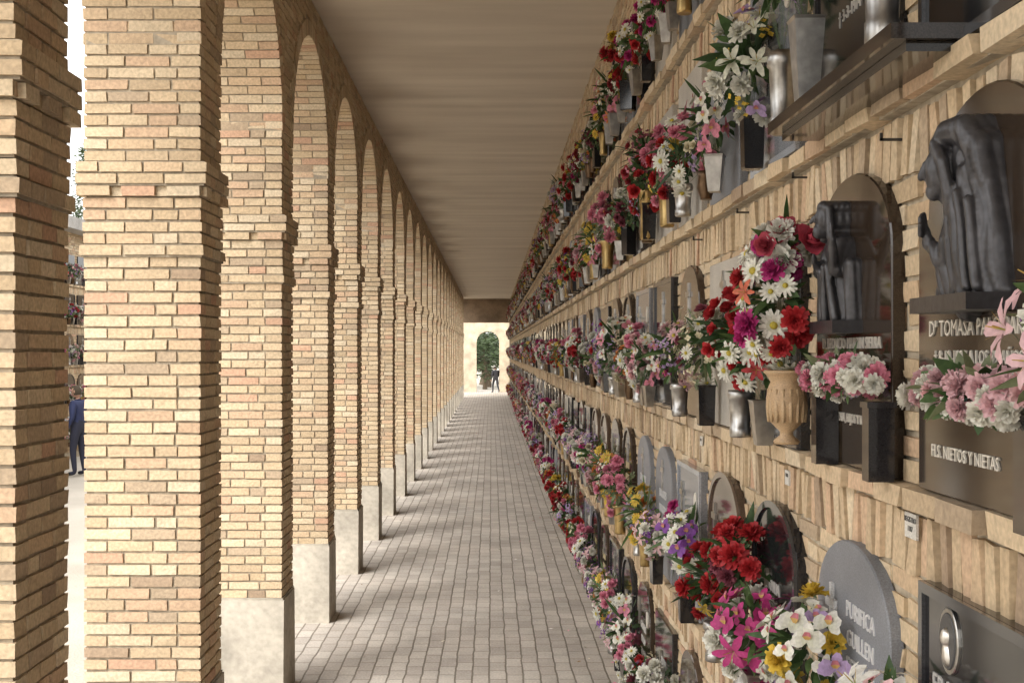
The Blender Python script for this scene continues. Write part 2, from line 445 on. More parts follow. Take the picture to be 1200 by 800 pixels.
def christ(B):
    E=[(-.02,.262,.026,.036,.092,1),(-.02,.290,.030,.019,.086,1),(-.02,.230,.015,.020,.098,1)]
    K=[(-.026,.268,.005,-.030,.254,.006,.098,.106),
       (-.048,.285,.012,-.054,.215,.012,.072,.070),(.006,.285,.012,.014,.215,.012,.072,.070),
       (-.02,.215,.02,-.02,.18,.045,.060,.05),
       (-.06,.19,.025,-.098,.13,.020,.055,.070),(-.098,.13,.017,-.055,.15,.011,.075,.088),(-.055,.15,.009,-.03,.172,.006,.092,.098),
       (.022,.19,.025,.050,.13,.020,.055,.070),(.050,.13,.016,.085,.20,.011,.075,.084),(.085,.20,.009,.09,.240,.005,.084,.082),
       (-.035,.18,.038,-.045,.01,.044,.055,.05),(.0,.17,.034,.02,.01,.040,.056,.05),
       (-.06,.15,.011,-.085,.01,.014,.074,.068),(-.02,.14,.009,-.03,.01,.012,.078,.072),(.02,.14,.009,.045,.01,.014,.077,.068),(-.04,.13,.008,-.058,.01,.010,.078,.072),
       (.09,.14,.020,.085,.01,.024,.044,.04),(-.112,.10,.018,-.10,.01,.022,.034,.03)]
    sculpt(B,E,K,-T,0,.360,RELC,3,lambda u,v:.0012*math.sin(210*u+24*v)*(1 if v<.2 else 0),.0038,(.92,.95,1))
    B.box(-T-.075,-T,-.11,.11,.333,.364,(.045,.042,.044),3)
def medal(B):
    oval(B,.17,.60,.052,.066,-T,(.5,.49,.46),4);oval(B,.17,.60,.043,.056,-T-.006,(.06,.06,.06),1,.003)
    sculpt(B,[(0,.052,.016,.021,.016,0)],[(0,.03,.01,0,.012,.026,.012,.012)],-T-.006,.17,.556,(.6,.58,.54),4,None,.003)
def med_small(B):
    oval(B,-.20,.50,.035,.048,-T,(.62,.58,.50),1,.006);cross(B,.19,.40,.16,-T,(.5,.48,.44),4)
def cross_mid(B): cross(B,0,.44,.16,-T,(.55,.53,.5),4)
def roses(B):
    for i in range(5):
        oval(B,.20-.03*i,.15+.07*i,.02,.035,-T,(.30,.27,.22),3,.01,10)
hero={
 (2,0):slab('plaque_virgin','flat',DK,0,w=.72,h=.775,lines=[('Dª TOMASA PALO PARÍS',.046,.04,.318),('† 8-10-1987 A LOS 89 AÑOS',.036,.04,.265),('FLS. NIETOS Y NIETAS',.036,.10,.075)],lc=(.70,.66,.58),deco=virgin),
 (2,1):slab('plaque_sacred_heart','arch',DK,0,w=.66,h=.73,lines=[('D. LEONCIO MARTIN SIERRA',.040,0,.295),('† 3-2-1979 A LOS 71 AÑOS',.03,0,.25),('TU ESPOSA, HIJOS Y NIETOS',.032,0,.11)],lc=(.66,.62,.55),deco=christ),
 (1,0):slab('plaque_medallion','rect',BK,0,h=.69,lines=[('FRANCISCO',.062,.10,.475),('GARCIA LAHOZ',.055,.08,.39),('† 12-5-1994',.045,0,.31)],lc=(.55,.54,.52),deco=medal,frame=True),
 (1,1):slab('plaque_grey','arch',GR,1,w=.64,h=.69,lines=[('PURIFICA',.058,-.09,.50),('GUILLEN',.058,-.09,.43),('ESTEBAN',.058,-.09,.36),('† 7-11-1996',.045,0,.28)],lc=(.66,.66,.66),deco=lambda B:cross(B,.16,.40,.16,-T,(.6,.6,.6),1)),
 (1,2):slab('plaque_oval','arch',BK,0,w=.62,h=.69,lines=[('FAMILIA',.05,0,.40),('LOPEZ RUIZ',.05,0,.33)],deco=roses,frame=True),
 (1,3):slab('plaque_arch_frame','arch',BR,0,w=.66,h=.70,lines=[('JOSE PEREZ',.05,0,.38)],deco=med_small,frame=True),
 (3,4):slab('plaque_white','rect',(.46,.43,.38),1,w=.66,h=.67,lines=[('MARIA SANZ',.05,0,.3)],lc=(.05,.05,.05)),
}
NAMES=['ANTONIO','CARMEN','MANUEL','DOLORES','LUIS','PILAR','ANGEL','ROSARIO','JULIAN','TERESA']
SUR=['GIL','SANZ RUIZ','MORENO','ROYO','LAHOZ','SERRANO','BLASCO','MARTIN','VIDAL','NAVARRO']
def ln(i,s=.06):
    return [(NAMES[i%10],s,0,.40),(SUR[(i*3)%10],s,0,.32),('† %d-%d-19%d'%(i%28+1,i%12+1,70+i*2),s*.75,0,.25)]
gen=[slab('plaque_g%d'%i,*a) for i,a in enumerate([
 ('arch',DK,0,.64,.68,ln(1),SIL,med_small,False),('rect',BK,0,.68,.66,ln(2),SIL,cross_mid,True),('arch',GR,1,.62,.67,ln(3),(.6,.6,.6),cross_mid,False),
 ('flat',BR,0,.66,.68,ln(4),SIL,cross_mid,False),('rect',GR,0,.66,.65,ln(5),(.05,.05,.05),med_small,True),('rect',LT,1,.64,.64,ln(6),(.06,.05,.05),cross_mid,False),
 ('arch',BK,0,.66,.69,ln(7),(.6,.5,.25),roses,True),('flat',DK,0,.64,.67,ln(8),(.6,.5,.3),cross_mid,True),('rect',BK,0,.66,.64,ln(9),SIL,roses,False),('arch',BR,0,.64,.68,ln(11),SIL,med_small,True)])]
far_slabs=empty('distant_grave_plaques')
for k in range(-4,NK):
    fy=F0+NB*k;cy=fy-SW/2
    if fy>YEND-.3:break
    for r in range(5):
        me=hero.get((r,k)) or R.choice(gen)
        if (r,k)==(2,2): me=gen[1]
        if (r,k)==(2,-1): me=gen[0]
        if (r,k)==(1,4): me=gen[4]
        if (r,k)==(1,5): me=gen[2]
        if (r,k) in((3,0),(3,1)): me=gen[1]
        loc=(XW-.001+ .0,cy,ROWS[r]+.003)
        if k<=8: obj('grave_plaque',me,loc)
        else: obj('plaque_%d_%d'%(r,k),me,loc,parent=far_slabs)

# ------------------------------------------------------------------ flowers
def rcol(c,k=.12,rr=None):
    f=1+R.uniform(-k,k);return tuple(max(0,min(.95,x*f)) for x in c)
def frame(n):
    n=n.normalized();a=Vector((0,0,1)) if abs(n.z)<.9 else Vector((1,0,0))
    t=n.cross(a).normalized();return t,n.cross(t),n
def petal(B,o,Tv,Nv,L,W,elev,curl,col,colb,nseg=3,cup=.25,r0=.0,ruf=0):
    U=Nv.cross(Tv);p=o+Tv*r0;b=len(B.v)
    prof={2:(.35,1,.55),3:(.3,.85,1,.35)}[nseg]
    for s in range(nseg+1):
        t=s/nseg;a=elev+curl*t;w=W*prof[s]
        if s: p=p+(Tv*math.cos(a)+Nv*math.sin(a))*(L/nseg)
        up=Nv*math.cos(a)-Tv*math.sin(a)
        jr=R.uniform(-ruf,ruf)*W;jr2=R.uniform(-ruf,ruf)*W
        B.v.append(tuple(p-U*w+up*(w*cup+jr)));B.v.append(tuple(p));B.v.append(tuple(p+U*w+up*(w*cup+jr2)))
    for s in range(nseg):
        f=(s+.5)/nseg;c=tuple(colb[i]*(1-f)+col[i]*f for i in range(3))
        q=b+3*s
        B.face([q,q+1,q+4,q+3],c,0,True);B.face([q+1,q+2,q+5,q+4],c,0,True)
def blossom(B,kind,o,n,r,col):
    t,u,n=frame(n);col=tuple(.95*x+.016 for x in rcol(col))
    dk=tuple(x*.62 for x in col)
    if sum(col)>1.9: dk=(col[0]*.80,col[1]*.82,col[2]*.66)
    def layer(cnt,elev,L,W,curl,nseg=2,cup=.25,ruf=0,r0=0,off=None,cc=None,cb=None,h=0):
        ph=R.uniform(0,6.28) if off is None else off
        for i in range(cnt):
            a=ph+2*pi*i/cnt+R.uniform(-.12,.12)
            Tv=t*math.cos(a)+u*math.sin(a)
            k=R.uniform(.86,1.1)
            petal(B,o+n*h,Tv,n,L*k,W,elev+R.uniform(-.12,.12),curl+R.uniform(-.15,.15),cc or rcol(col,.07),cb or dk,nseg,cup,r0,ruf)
    if kind=='daisy':
        layer(14,.12,r,r*.15,-.2,2);layer(11,.42,r*.85,r*.14,-.2,2)
        b=len(B.v);yc_=(.50,.40,.05) if sum(col)>1.2 else (.35,.28,.05);m=8
        for (rr,h) in((.24,.12),(.18,.24)):
            for i in range(m):
                a=2*pi*i/m;B.v.append(tuple(o+(t*math.cos(a)+u*math.sin(a))*r*rr+n*r*h))
        B.v.append(tuple(o+n*r*.28))
        for i in range(m):
            j=(i+1)%m;B.face([b+i,b+j,b+m+j,b+m+i],yc_,0,True);B.face([b+m+i,b+m+j,b+2*m],yc_,0,True)
    elif kind=='carn':
        for (c_,e,l,w) in((11,-.1,1,.25),(11,.3,.97,.24),(10,.65,.92,.22),(8,.95,.86,.20),(7,1.2,.8,.16)):
            layer(c_,e,r*l,r*w,.1,2,.2,.75)
    elif kind=='rose':
        for (c_,e,l,w,cu) in((5,.05,1,.46,.5),(5,.45,.92,.42,.7),(5,.8,.84,.36,.8),(4,1.1,.78,.28,.7),(3,1.35,.7,.2,.5)):
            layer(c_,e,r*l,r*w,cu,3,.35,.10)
    elif kind=='lily':
        pc=tuple(min(1,x*.8+.04) for x in col)
        layer(3,.95,r*1.35,r*.26,-1.1,3,.2,.05,0,0,None,pc);layer(3,.85,r*1.3,r*.21,-1.1,3,.2,.05,0,1.05,None,pc)
        for i in range(4):
            a=i*1.57;petal(B,o,t*math.cos(a)+u*math.sin(a),n,r*.8,r*.03,1.2,-.3,(.45,.22,.03),(.3,.4,.1),2)
    elif kind=='orchid':
        layer(3,.25,r,r*.3,-.2,3,.15,.05,0,.3);layer(2,.3,r*.9,r*.48,-.2,3,.15,.1,0,0)
        layer(1,.9,r*.5,r*.25,-.6,2,.5,.1,0,4.7,(.5,.08,.25),(.55,.42,.05))
    elif kind=='small':
        for i in range(9):
            d=Vector((R.gauss(0,1),R.gauss(0,1),R.gauss(0,1)))*r*.55
            o2=o+d;tt,uu,nn=frame(n+d/r*.6)
            for q in range(4):
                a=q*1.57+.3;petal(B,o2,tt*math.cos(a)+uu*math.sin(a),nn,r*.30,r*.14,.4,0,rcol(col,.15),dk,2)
def leaf(B,o,d,L,W,col,droop=.6):
    t,u,n=frame(d);a=R.uniform(0,6.28);side=(t*math.cos(a)+u*math.sin(a));p=Vector(o);b=len(B.v);d=d.normalized()
    for s in range(5):
        f=s/4;w=W*(.25,.9,1,.7,.05)[s]
        cr=side.cross(d).normalized()*w*.25
        B.v.append(tuple(p-side*w+cr));B.v.append(tuple(p));B.v.append(tuple(p+side*w+cr))
        d=(d+Vector((0,0,-droop*.25))).normalized();p=p+d*L/4
    for s in range(4):
        q=b+3*s;c=rcol(col,.15);B.face([q,q+1,q+4,q+3],c,0,True);B.face([q+1,q+2,q+5,q+4],c,0,True)
G1=(.05,.10,.03);G2=(.09,.155,.05);G3=(.035,.07,.025);G4=(.17,.20,.10)
WH=(.80,.78,.72);RD=(.50,.012,.018);DR=(.30,.008,.02);PK=(.78,.28,.38);LP=(.82,.52,.55);MG=(.56,.03,.22);YE=(.80,.56,.06);OR=(.78,.27,.06);PU=(.24,.06,.36);LI=(.50,.35,.60);CR=(.74,.67,.50);TE=(.18,.45,.42);BG=(.26,.05,.08)
def vase(B,kind,h):
    if kind=='steel':
        B.lathe(0,0,[(.034,0),(.036,.01),(.054,h-.008),(.059,h)],4,(.42,.41,.39),1,True,False)
    elif kind=='round':
        B.lathe(0,0,[(.032,0),(.036,.006),(.036,h*.2),(.033,h*.22),(.038,h*.8),(.044,h*.82),(.044,h*.92),(.04,h)],20,(.45,.44,.42),1)
    elif kind=='gold':
        B.lathe(0,0,[(.03,0),(.034,.01),(.032,h*.3),(.036,h*.6),(.042,h*.93),(.05,h)],20,(.50,.36,.16),1)
    elif kind=='urn':
        B.lathe(0,0,[(.032,0),(.036,.008),(.018,h*.12),(.018,h*.17),(.040,h*.28),(.052,h*.45),(.055,h*.62),(.048,h*.78),(.043,h*.84),(.055,h*.94),(.062,h*.97),(.06,h)],24,(.46,.31,.17),2)
        for i in range(16):
            a=2*pi*i/16;B.lathe(.049*math.cos(a),.049*math.sin(a),[(.004,h*.3),(.008,h*.5),(.004,h*.75)],5,(.50,.35,.20),2)
    elif kind=='black':
        B.lathe(0,0,[(.04,0),(.043,.006),(.048,h-.01),(.054,h)],4,(.02,.02,.022),2,True,False)
    elif kind=='bronze':
        B.lathe(0,0,[(.03,0),(.03,.01),(.045,h*.4),(.04,h*.8),(.05,h)],14,(.14,.09,.055),1)
def bouquet(name,fl,cz,rad,vk='steel',vh=.15,lf=16,lc=(G1,G2),ll=.11,lw=.010,seed=0,off=(0,0),up=.35,fill=44):
    global R
    R0=R;R=random.Random(seed+11)
    B=MB()
    if vk: vase(B,vk,vh)
    c=Vector((off[0],off[1],cz));pl=[]
    for (kind,col,cnt,r) in fl:
        for i in range(cnt):
            for tr in range(50):
                d=Vector((-abs(R.gauss(.5,.75))+.25,R.gauss(0,.8)-.12,R.gauss(up,.75))).normalized()
                k=R.uniform(.68,1.05)
                p=c+Vector((d.x*rad[0],d.y*rad[1],d.z*rad[2]))*k
                if p.x>.045: p.x=.045
                if all((p-q).length>(r+rq)*.62 for q,rq in pl): break
            pl.append((p,r))
            nn=(d+Vector((-.25,-.35,.15))+Vector((R.gauss(0,.2),R.gauss(0,.2),R.gauss(0,.2)))).normalized()
            blossom(B,kind,p,nn,r*R.uniform(.75,1.15),col)
            if vk:
                s0=Vector((0,0,vh-.02));w=.0018;b=len(B.v);sx=Vector((0,w,0))
                e=p-nn*.004
                for q in(s0-sx,s0+sx,e+sx,e-sx):B.v.append(tuple(q))
                B.face([b,b+1,b+2,b+3],G1,0)
    for i in range(lf):
        d=Vector((R.gauss(-.35,.6),R.gauss(0,.8),R.gauss(.35,.5))).normalized()
        o=c+Vector((d.x*rad[0],d.y*rad[1],d.z*rad[2]))*R.uniform(.1,.5)
        if d.x>0.2: d.x=.1
        leaf(B,o,d,ll*R.uniform(.6,1.25),lw*R.uniform(.7,1.3),R.choice(lc),R.uniform(.1,1))
    for i in range(fill):
        d=Vector((R.gauss(-.2,.7),R.gauss(0,.8),R.gauss(.1,.8))).normalized()
        o=c+Vector((d.x*rad[0],d.y*rad[1],d.z*rad[2]))*R.uniform(.2,.8)
        leaf(B,o,d,.045,.011,R.choice(lc),.3)
    m=B.mesh(name,[M_flower,M_metal,M_stone if vk=='urn' else M_granite]);R=R0
    return m
gb=[]
specs=[
 ([('carn',RD,11,.036),('small',WH,6,.03)],'steel'),
 ([('daisy',WH,12,.040),('carn',PK,8,.034)],'round'),
 ([('carn',DR,8,.036),('daisy',YE,7,.03),('small',WH,5,.03)],'steel'),
 ([('lily',LP,7,.04),('small',PU,7,.03),('carn',WH,5,.034)],'black'),
 ([('rose',WH,7,.035),('carn',LP,10,.034)],'bronze'),
 ([('daisy',YE,9,.037),('carn',OR,6,.035)],'gold'),
 ([('carn',MG,10,.036),('daisy',WH,6,.037)],'steel'),
 ([('small',LI,10,.035),('rose',CR,7,.034)],'bronze'),
 ([('rose',RD,12,.036),('small',CR,6,.03)],'black'),
 ([('carn',BG,8,.036),('carn',WH,8,.038),('small',G2,5,.03)],'black'),
 ([('daisy',LI,10,.034),('carn',WH,7,.036)],'round'),
 ([('rose',OR,7,.032),('carn',CR,8,.036),('small',BG,5,.03)],'bronze'),
 ([('orchid',WH,10,.04),('orchid',PK,8,.036)],'steel'),
 ([('carn',PK,12,.035),('small',YE,5,.028)],'gold'),
 ([('carn',DR,10,.037),('daisy',OR,4,.034),('small',G4,5,.03)],'round'),
 ([('small',PU,8,.035),('carn',WH,7,.036),('rose',RD,4,.032)],'black'),
 ([('carn',RD,8,.037),('carn',YE,4,.034),('small',G2,5,.03)],'black'),
 ([('carn',LP,12,.037),('daisy',WH,6,.036)],'steel'),
 ([('orchid',PU,10,.036),('daisy',YE,4,.032),('small',G2,5,.03)],'bronze'),
 ([('rose',PK,9,.035),('lily',OR,5,.034),('small',WH,5,.028)],'steel'),
]
for i,(fl,vk) in enumerate(specs):
    s=random.Random(i)
    gb.append(bouquet('bouquet_mesh_%d'%i,fl,.15+s.uniform(.07,.13),(.115,s.uniform(.13,.18),s.uniform(.11,.18)),vk,s.uniform(.12,.16),s.choice([8,12,20]),s.choice([(G1,G2),(G3,G1),(G2,G4)]),s.uniform(.08,.16),s.uniform(.007,.012),seed=i*5))
far_fl=empty('distant_flower_bouquets')
VX=XW-.085
occupied=[(2,1.7,6.1),(1,1.7,6.2),(3,1.7,5.0)]
for r in range(5):
    for k in range(-4,NK):
        fy=F0+NB*k
        if fy>YEND-.4: break
        near=any(o[0]==r and o[1]<fy-.3<o[2] for o in occupied)
        if near: continue
        for s in (-.24,.02,.25):
            if R.random()<(.14 if k<12 else .10): continue
            if s==.02 and R.random()<.35: continue
            me=R.choice(gb);sc=R.uniform(.82,1.30)
            if r==0: sc*=1.05
            obj('flower_bouquet' if k<=8 else 'bouquet_%d_%d_%d'%(r,k,int(s*100)),me,(VX-R.uniform(0,.02),fy-SW/2+s+R.uniform(-.03,.03),ROWS[r]),(0,0,R.uniform(-.5,.5)),parent=None if k<=8 else far_fl,scale=(sc*R.uniform(.8,.95),sc,sc))
def place(name,me,y,z,x=VX,rz=0,s=1): return obj(name,me,(x,y,z),(0,0,rz),scale=(s,s,s))
Z2=ROWS[2];Z1=ROWS[1];Z3=ROWS[3]
place('mixed_flower_bouquet_in_urn',bouquet('b_hero',[('daisy',WH,20,.042),('carn',RD,5,.042),('carn',MG,4,.042),('lily',(.66,.13,.05),6,.038),('rose',PK,3,.036),('small',BG,2,.03)],.38,(.115,.14,.18),'urn',.20,20,(G1,G2),.11,.011,3,(-.02,0)),3.47,Z2+.04,.80)
place('white_carnation_bouquet',bouquet('b_hero2',[('carn',WH,7,.052),('rose',MG,4,.040),('rose',(.55,.06,.10),3,.045)],.0,(.075,.10,.070),None,0,10,(G1,G2),.12,.014,31,(-.01,-.01)),3.44,Z2+.56,.80)
place('red_rose_bouquet',bouquet('b_red',[('rose',RD,19,.036),('small',WH,3,.03),('daisy',WH,3,.038)],.34,(.11,.12,.16),'round',.16,22,(G3,G1),.13,.012,4),4.35,Z2)
place('white_daisy_bouquet',bouquet('b_wd',[('daisy',WH,12,.044),('rose',RD,5,.035),('lily',RD,3,.035)],.28,(.12,.13,.14),'steel',.14,16,(G1,G2),.12,.010,5),3.98,Z2)
place('cream_flower_bouquet',bouquet('b_cr',[('small',CR,12,.04),('rose',BG,5,.03),('daisy',WH,8,.034)],.30,(.12,.14,.16),'black',.16,26,(G4,G1),.13,.010,6),5.05,Z2)
place('pink_flower_bouquet',bouquet('b_pk',[('daisy',LP,11,.04),('small',LI,7,.035),('daisy',MG,3,.03)],.28,(.12,.15,.15),'round',.15,30,(G2,G1),.16,.008,7),5.75,Z2)
low=lambda n,seed,a,b,c_:bouquet(n,[('carn',a,26,.027),('carn',WH,24,.027),('daisy',b,2,.032),(c_,WH,4,.030)],.04,(.058,.32,.040),None,0,22,(G2,G1,G4),.08,.013,seed,up=.6,fill=60)
place('carnation_spray',low('b_low1',8,PK,LI,'lily'),3.10,Z2+.19,.845)
place('carnation_spray',low('b_low2',9,LP,TE,'lily'),2.24,Z2+.175,.845)
def planter(y,w,h,z):
    B=MB();B.box(-.030,.028,-w/2,w/2,0,h,(.025,.024,.026),0);B.box(-.034,.032,-w/2-.004,w/2+.004,h-.010,h+.003,(.035,.033,.035),0)
    obj('granite_flower_holder',B.mesh('planter',[M_granite]),(.868,y,z))
planter(2.03,.055,.19,Z2);planter(2.87,.05,.175,Z2);planter(3.33,.05,.18,Z2)
place('red_carnation_bouquet',bouquet('b_rc',[('carn',RD,12,.046),('carn',BG,8,.045),('small',G2,3,.03)],.46,(.12,.17,.15),'round',.20,30,(G1,G3),.14,.012,12),4.30,Z1)
place('magenta_flower_bouquet',bouquet('b_mg',[('orchid',MG,14,.048),('carn',WH,8,.046),('lily',MG,3,.045)],.27,(.13,.16,.15),'steel',.15,22,(G2,G1),.12,.012,13),4.0,Z1+.02,.83)
place('white_orchid_bouquet',bouquet('b_or',[('orchid',WH,22,.042),('orchid',LI,8,.040),('carn',YE,5,.045)],.36,(.13,.19,.15),'steel',.16,20,(G2,G1),.12,.012,14),3.33,Z1+.03,.83)
place('white_lily_bouquet',bouquet('b_li',[('lily',WH,9,.045),('lily',OR,4,.042),('daisy',MG,4,.034),('orchid',LP,8,.036)],.36,(.11,.20,.12),'steel',.16,18,(G2,G1),.11,.014,15),2.66,Z1+.02,.83)
place('purple_flower_bouquet',bouquet('b_pu',[('orchid',PU,10,.04),('daisy',WH,9,.040),('carn',MG,5,.036)],.36,(.12,.18,.15),'black',.18,26,(G2,G1),.14,.010,16),5.55,Z1)
place('red_lily_bouquet',bouquet('b_rl',[('carn',RD,8,.04),('rose',RD,6,.036),('lily',YE,1,.03)],.30,(.12,.15,.14),'round',.15,26,(G1,G3),.15,.010,17),4.85,Z1)
place('white_gladiolus_bouquet',bouquet('b_wg',[('lily',(.76,.76,.60),6,.04),('carn',WH,13,.042),('orchid',LI,6,.038),('small',YE,3,.03)],.33,(.12,.17,.19),'black',.17,22,(G2,G1,G3),.19,.022,18),4.15,Z3)
place('red_carnation_bouquet',bouquet('b_rc2',[('carn',RD,9,.042),('small',G2,4,.03)],.48,(.10,.14,.12),'round',.24,20,(G1,G3),.13,.012,19),3.72,Z3+.04)
place('white_flower_bouquet',bouquet('b_wf',[('daisy',WH,12,.038),('small',LI,6,.03)],.40,(.11,.15,.14),'steel',.22,26,(G1,G3),.16,.010,20),3.25,Z3+.035,.80)
place('white_flower_bouquet',bouquet('b_wf2',[('carn',WH,10,.04),('small',YE,3,.03)],.42,(.11,.13,.14),'round',.24,26,(G1,G3),.16,.010,21),2.62,Z3+.035,.80)
B=MB();B.box(.755,XW-.03,2.42,3.50,0,.03,(.045,.038,.034),0,.0);B.box(.79,XW-.03,2.44,3.48,-.02,-.001,(.03,.027,.025),0)
obj('granite_shelf',B.mesh('shelf',[M_granite]),(0,0,Z3+.002))
place('gilded_vase_bouquet',bouquet('b_gv',[('small',BG,9,.04),('rose',DR,8,.034),('small',PK,4,.03)],.40,(.12,.16,.17),'gold',.25,34,(G3,G1),.16,.009,22),6.75,Z3,.82,0,1.05)
def label(y,z,w,h,t):
    B=MB();B.box(-.006,0,-w/2,w/2,-h/2,h/2,(.62,.60,.55),1)
    for i,s in enumerate(t):
        if s: add_text(B,s,.017,0,h/2-.02*(i+1),-.0065,(.04,.04,.04),2,.0006)
    obj('number_label',B.mesh('label',SL_MATS),(XW-.008,y,z))
label(2.80,Z2-.09,.075,.055,['REGISTRO','1187'] );label(3.97,Z2-.10,.055,.045,['1188','']);label(5.6,Z2-.10,.05,.04,['1190',''])
for (yy,zz) in((3.75,Z3-.08),(2.9,Z3-.11),(4.6,Z3-.09),(5.6,Z3-.10)):
    B=MB();B.box(-.05,0,-.003,.003,-.003,.003,(.04,.035,.03),1);B.box(-.05,-.044,-.003,.003,-.003,.015,(.04,.035,.03),1)
    obj('iron_hook',B.mesh('hook',SL_MATS),(XW,yy,zz))

# ------------------------------------------------------------------ end of the portico
B=MB()
B.box(XO,XW+.6,YEND+.01,YEND+.30,3.63,ZC-.005,(.30,.22,.15),0)
B.box(XW-.05,XW+.6,YEND+.012,YEND+.28,0,3.628,(.5,.44,.35),0)
obj('end_lintel_beam',B.mesh('beam',[M_conc]))
B=MB();YG=70;c0=-.20;hw=.62;zs=2.7
def gate(B,x0,x1,ztop,y0,y1,col):
    n=18;pts=[(c0-hw,0)]+[(c0-hw*math.cos(pi*i/n),zs+hw*math.sin(pi*i/n)) for i in range(n+1)]+[(c0+hw,0)]
    b=len(B.v)
    for p in pts:
        for yy in(y0,y1):B.v.append((p[0],yy,p[1]));B.v.append((p[0],yy,ztop))
    for i in range(1,len(pts)-2):
        o=b+4*i;p=o+4
        B.face([o,p,p+1,o+1],col);B.face([o+2,o+3,p+3,p+2],col);B.face([o,o+2,p+2,p],col)
    o=b;p=b+4;B.face([o,o+2,p+2,p],col)
    o=b+4*(len(pts)-2);p=o+4;B.face([o,o+2,p+2,p],col)
    B.box(x0,c0-hw,y0,y1,0,ztop,col);B.box(c0+hw,x1,y0,y1,0,ztop,col)
gate(B,-9,8,5.2,YG,YG+.5,(.50,.42,.31))
obj('cemetery_gate_wall',B.mesh('gate',[M_conc]))
B=MB();B.box(XW+.05,XW+.5,YEND+.31,YG-.01,0,4.5,(.54,.48,.37));obj('side_passage_wall',B.mesh('sidewall',[M_conc]))

# ------------------------------------------------------------------ opposite niche block
XB=-9.2
B=MB();B.box(-3.1,-(XW+.011),0,62,-.13,ZC-.003,MORTW,0)
B.box(-3.2,-.55,-.3,62.3,ZC+.001,ZC+.25,(.42,.40,.37),1)
opp=obj('columbarium_block',B.mesh('opp',[M_mortar,M_conc]),(XB+.93,6,0))
R2=random.Random(5)
for i in range(60):
    yy=.4+NB*i
    obj('bricks_%d'%i,wm[i%6],(0,yy+NB,0),(0,0,pi),parent=opp)
    for r in range(5):
        obj('plaque_%d_%d'%(i,r),R2.choice(gen),(-XW+.001,yy+NB/2,ROWS[r]),(0,0,pi),parent=opp)
        if 8<i<40:
            for s in(-.24,0,.24):
                if R2.random()<.85:obj('bouquet_%d_%d_%d'%(i,r,s*100),R2.choice(gb),(-VX,yy+NB/2+s,ROWS[r]),(0,0,pi+R2.uniform(-.4,.4)),parent=opp,scale=(1.1,1.1,1.1))

# ------------------------------------------------------------------ trees
def tree_mesh(name,h,cr,seed,cyp=False):
    global R
    R0=R;R=random.Random(seed);B=MB()
    def limb(p,q,r0,r1,n=7):
        d=(q-p);t,u,_=frame(d);b=len(B.v)
        for (c_,r) in((p,r0),(q,r1)):
            for i in range(n):
                a=2*pi*i/n;B.v.append(tuple(c_+(t*math.cos(a)+u*math.sin(a))*r))
        for i in range(n):
            j=(i+1)%n;B.face([b+i,b+j,b+n+j,b+n+i],(.12,.09,.06),1,True)
    top=Vector((R.uniform(-.2,.2),R.uniform(-.2,.2),h*.85))
    base=Vector((0,0,0));r=h*.022
    th=h*.3 if not cyp else h*.06
    mids=[Vector((R.uniform(-.1,.1),R.uniform(-.1,.1),th)),top]
    limb(base,mids[0],r*1.3,r);limb(mids[0],top,r,r*.2)
    cl=[]
    nc=60 if not cyp else 110
    for i in range(nc):
        if cyp:
            z=R.uniform(.05,1);rr=cr*(math.sin(pi*min(1,z*1.0)**.6)*.9+.05);a=R.uniform(0,6.28);c_=Vector((math.cos(a)*rr*R.uniform(.3,1),math.sin(a)*rr*R.uniform(.3,1),th+z*(h-th)))
        else:
            d=Vector((R.gauss(0,1),R.gauss(0,1),R.gauss(.1,.8))).normalized()*R.uniform(.35,1)
            c_=Vector((d.x*cr,d.y*cr,h*.60+d.z*h*.38))
            if i%4==0: limb(mids[0].lerp(top,R.uniform(0,.6)),c_,r*.35,r*.06,5)
        cl.append(c_)
    for c_ in cl:
        k=R.uniform(.5,1.4);sz=cr*(.28 if not cyp else .25)
        for j in range(55):
            o=c_+Vector((R.gauss(0,1),R.gauss(0,1),R.gauss(0,.9)))*sz*.55
            t,u,n=frame(Vector((R.gauss(0,1),R.gauss(0,1),R.gauss(.4,1))));w=cr*.035*R.uniform(.7,1.5)
            b=len(B.v)
            for q in(o-t*w*1.6,o-u*w*.7,o+t*w*1.6,o+u*w*.7):B.v.append(tuple(q))
            B.face([b,b+1,b+2,b+3],(.055*k,.085*k,.03*k),0)
    R=R0
    return B.mesh(name,[M_leaf,M_bark])
t1=tree_mesh('tree_a',8,2.8,1);t2=tree_mesh('cyp',11,1.1,2,True)
obj('broadleaf_tree',t1,(-.4,79,-.13),(0,0,0),scale=(.7,.7,.42));obj('broadleaf_tree',t1,(2.5,88,-.13),(0,0,2));obj('broadleaf_tree',t1,(-4.5,90,-.13),(0,0,4),scale=(.9,.9,.9));obj('broadleaf_tree',t1,(-.2,84,-.13),(0,0,1),scale=(.9,.9,.5))
for p in((-17,22),(-18,38),(-17.5,55),(-5,95),(.8,92),(-.6,90)): obj('cypress_tree',t2,(p[0],p[1],-.13),(0,0,p[1]))

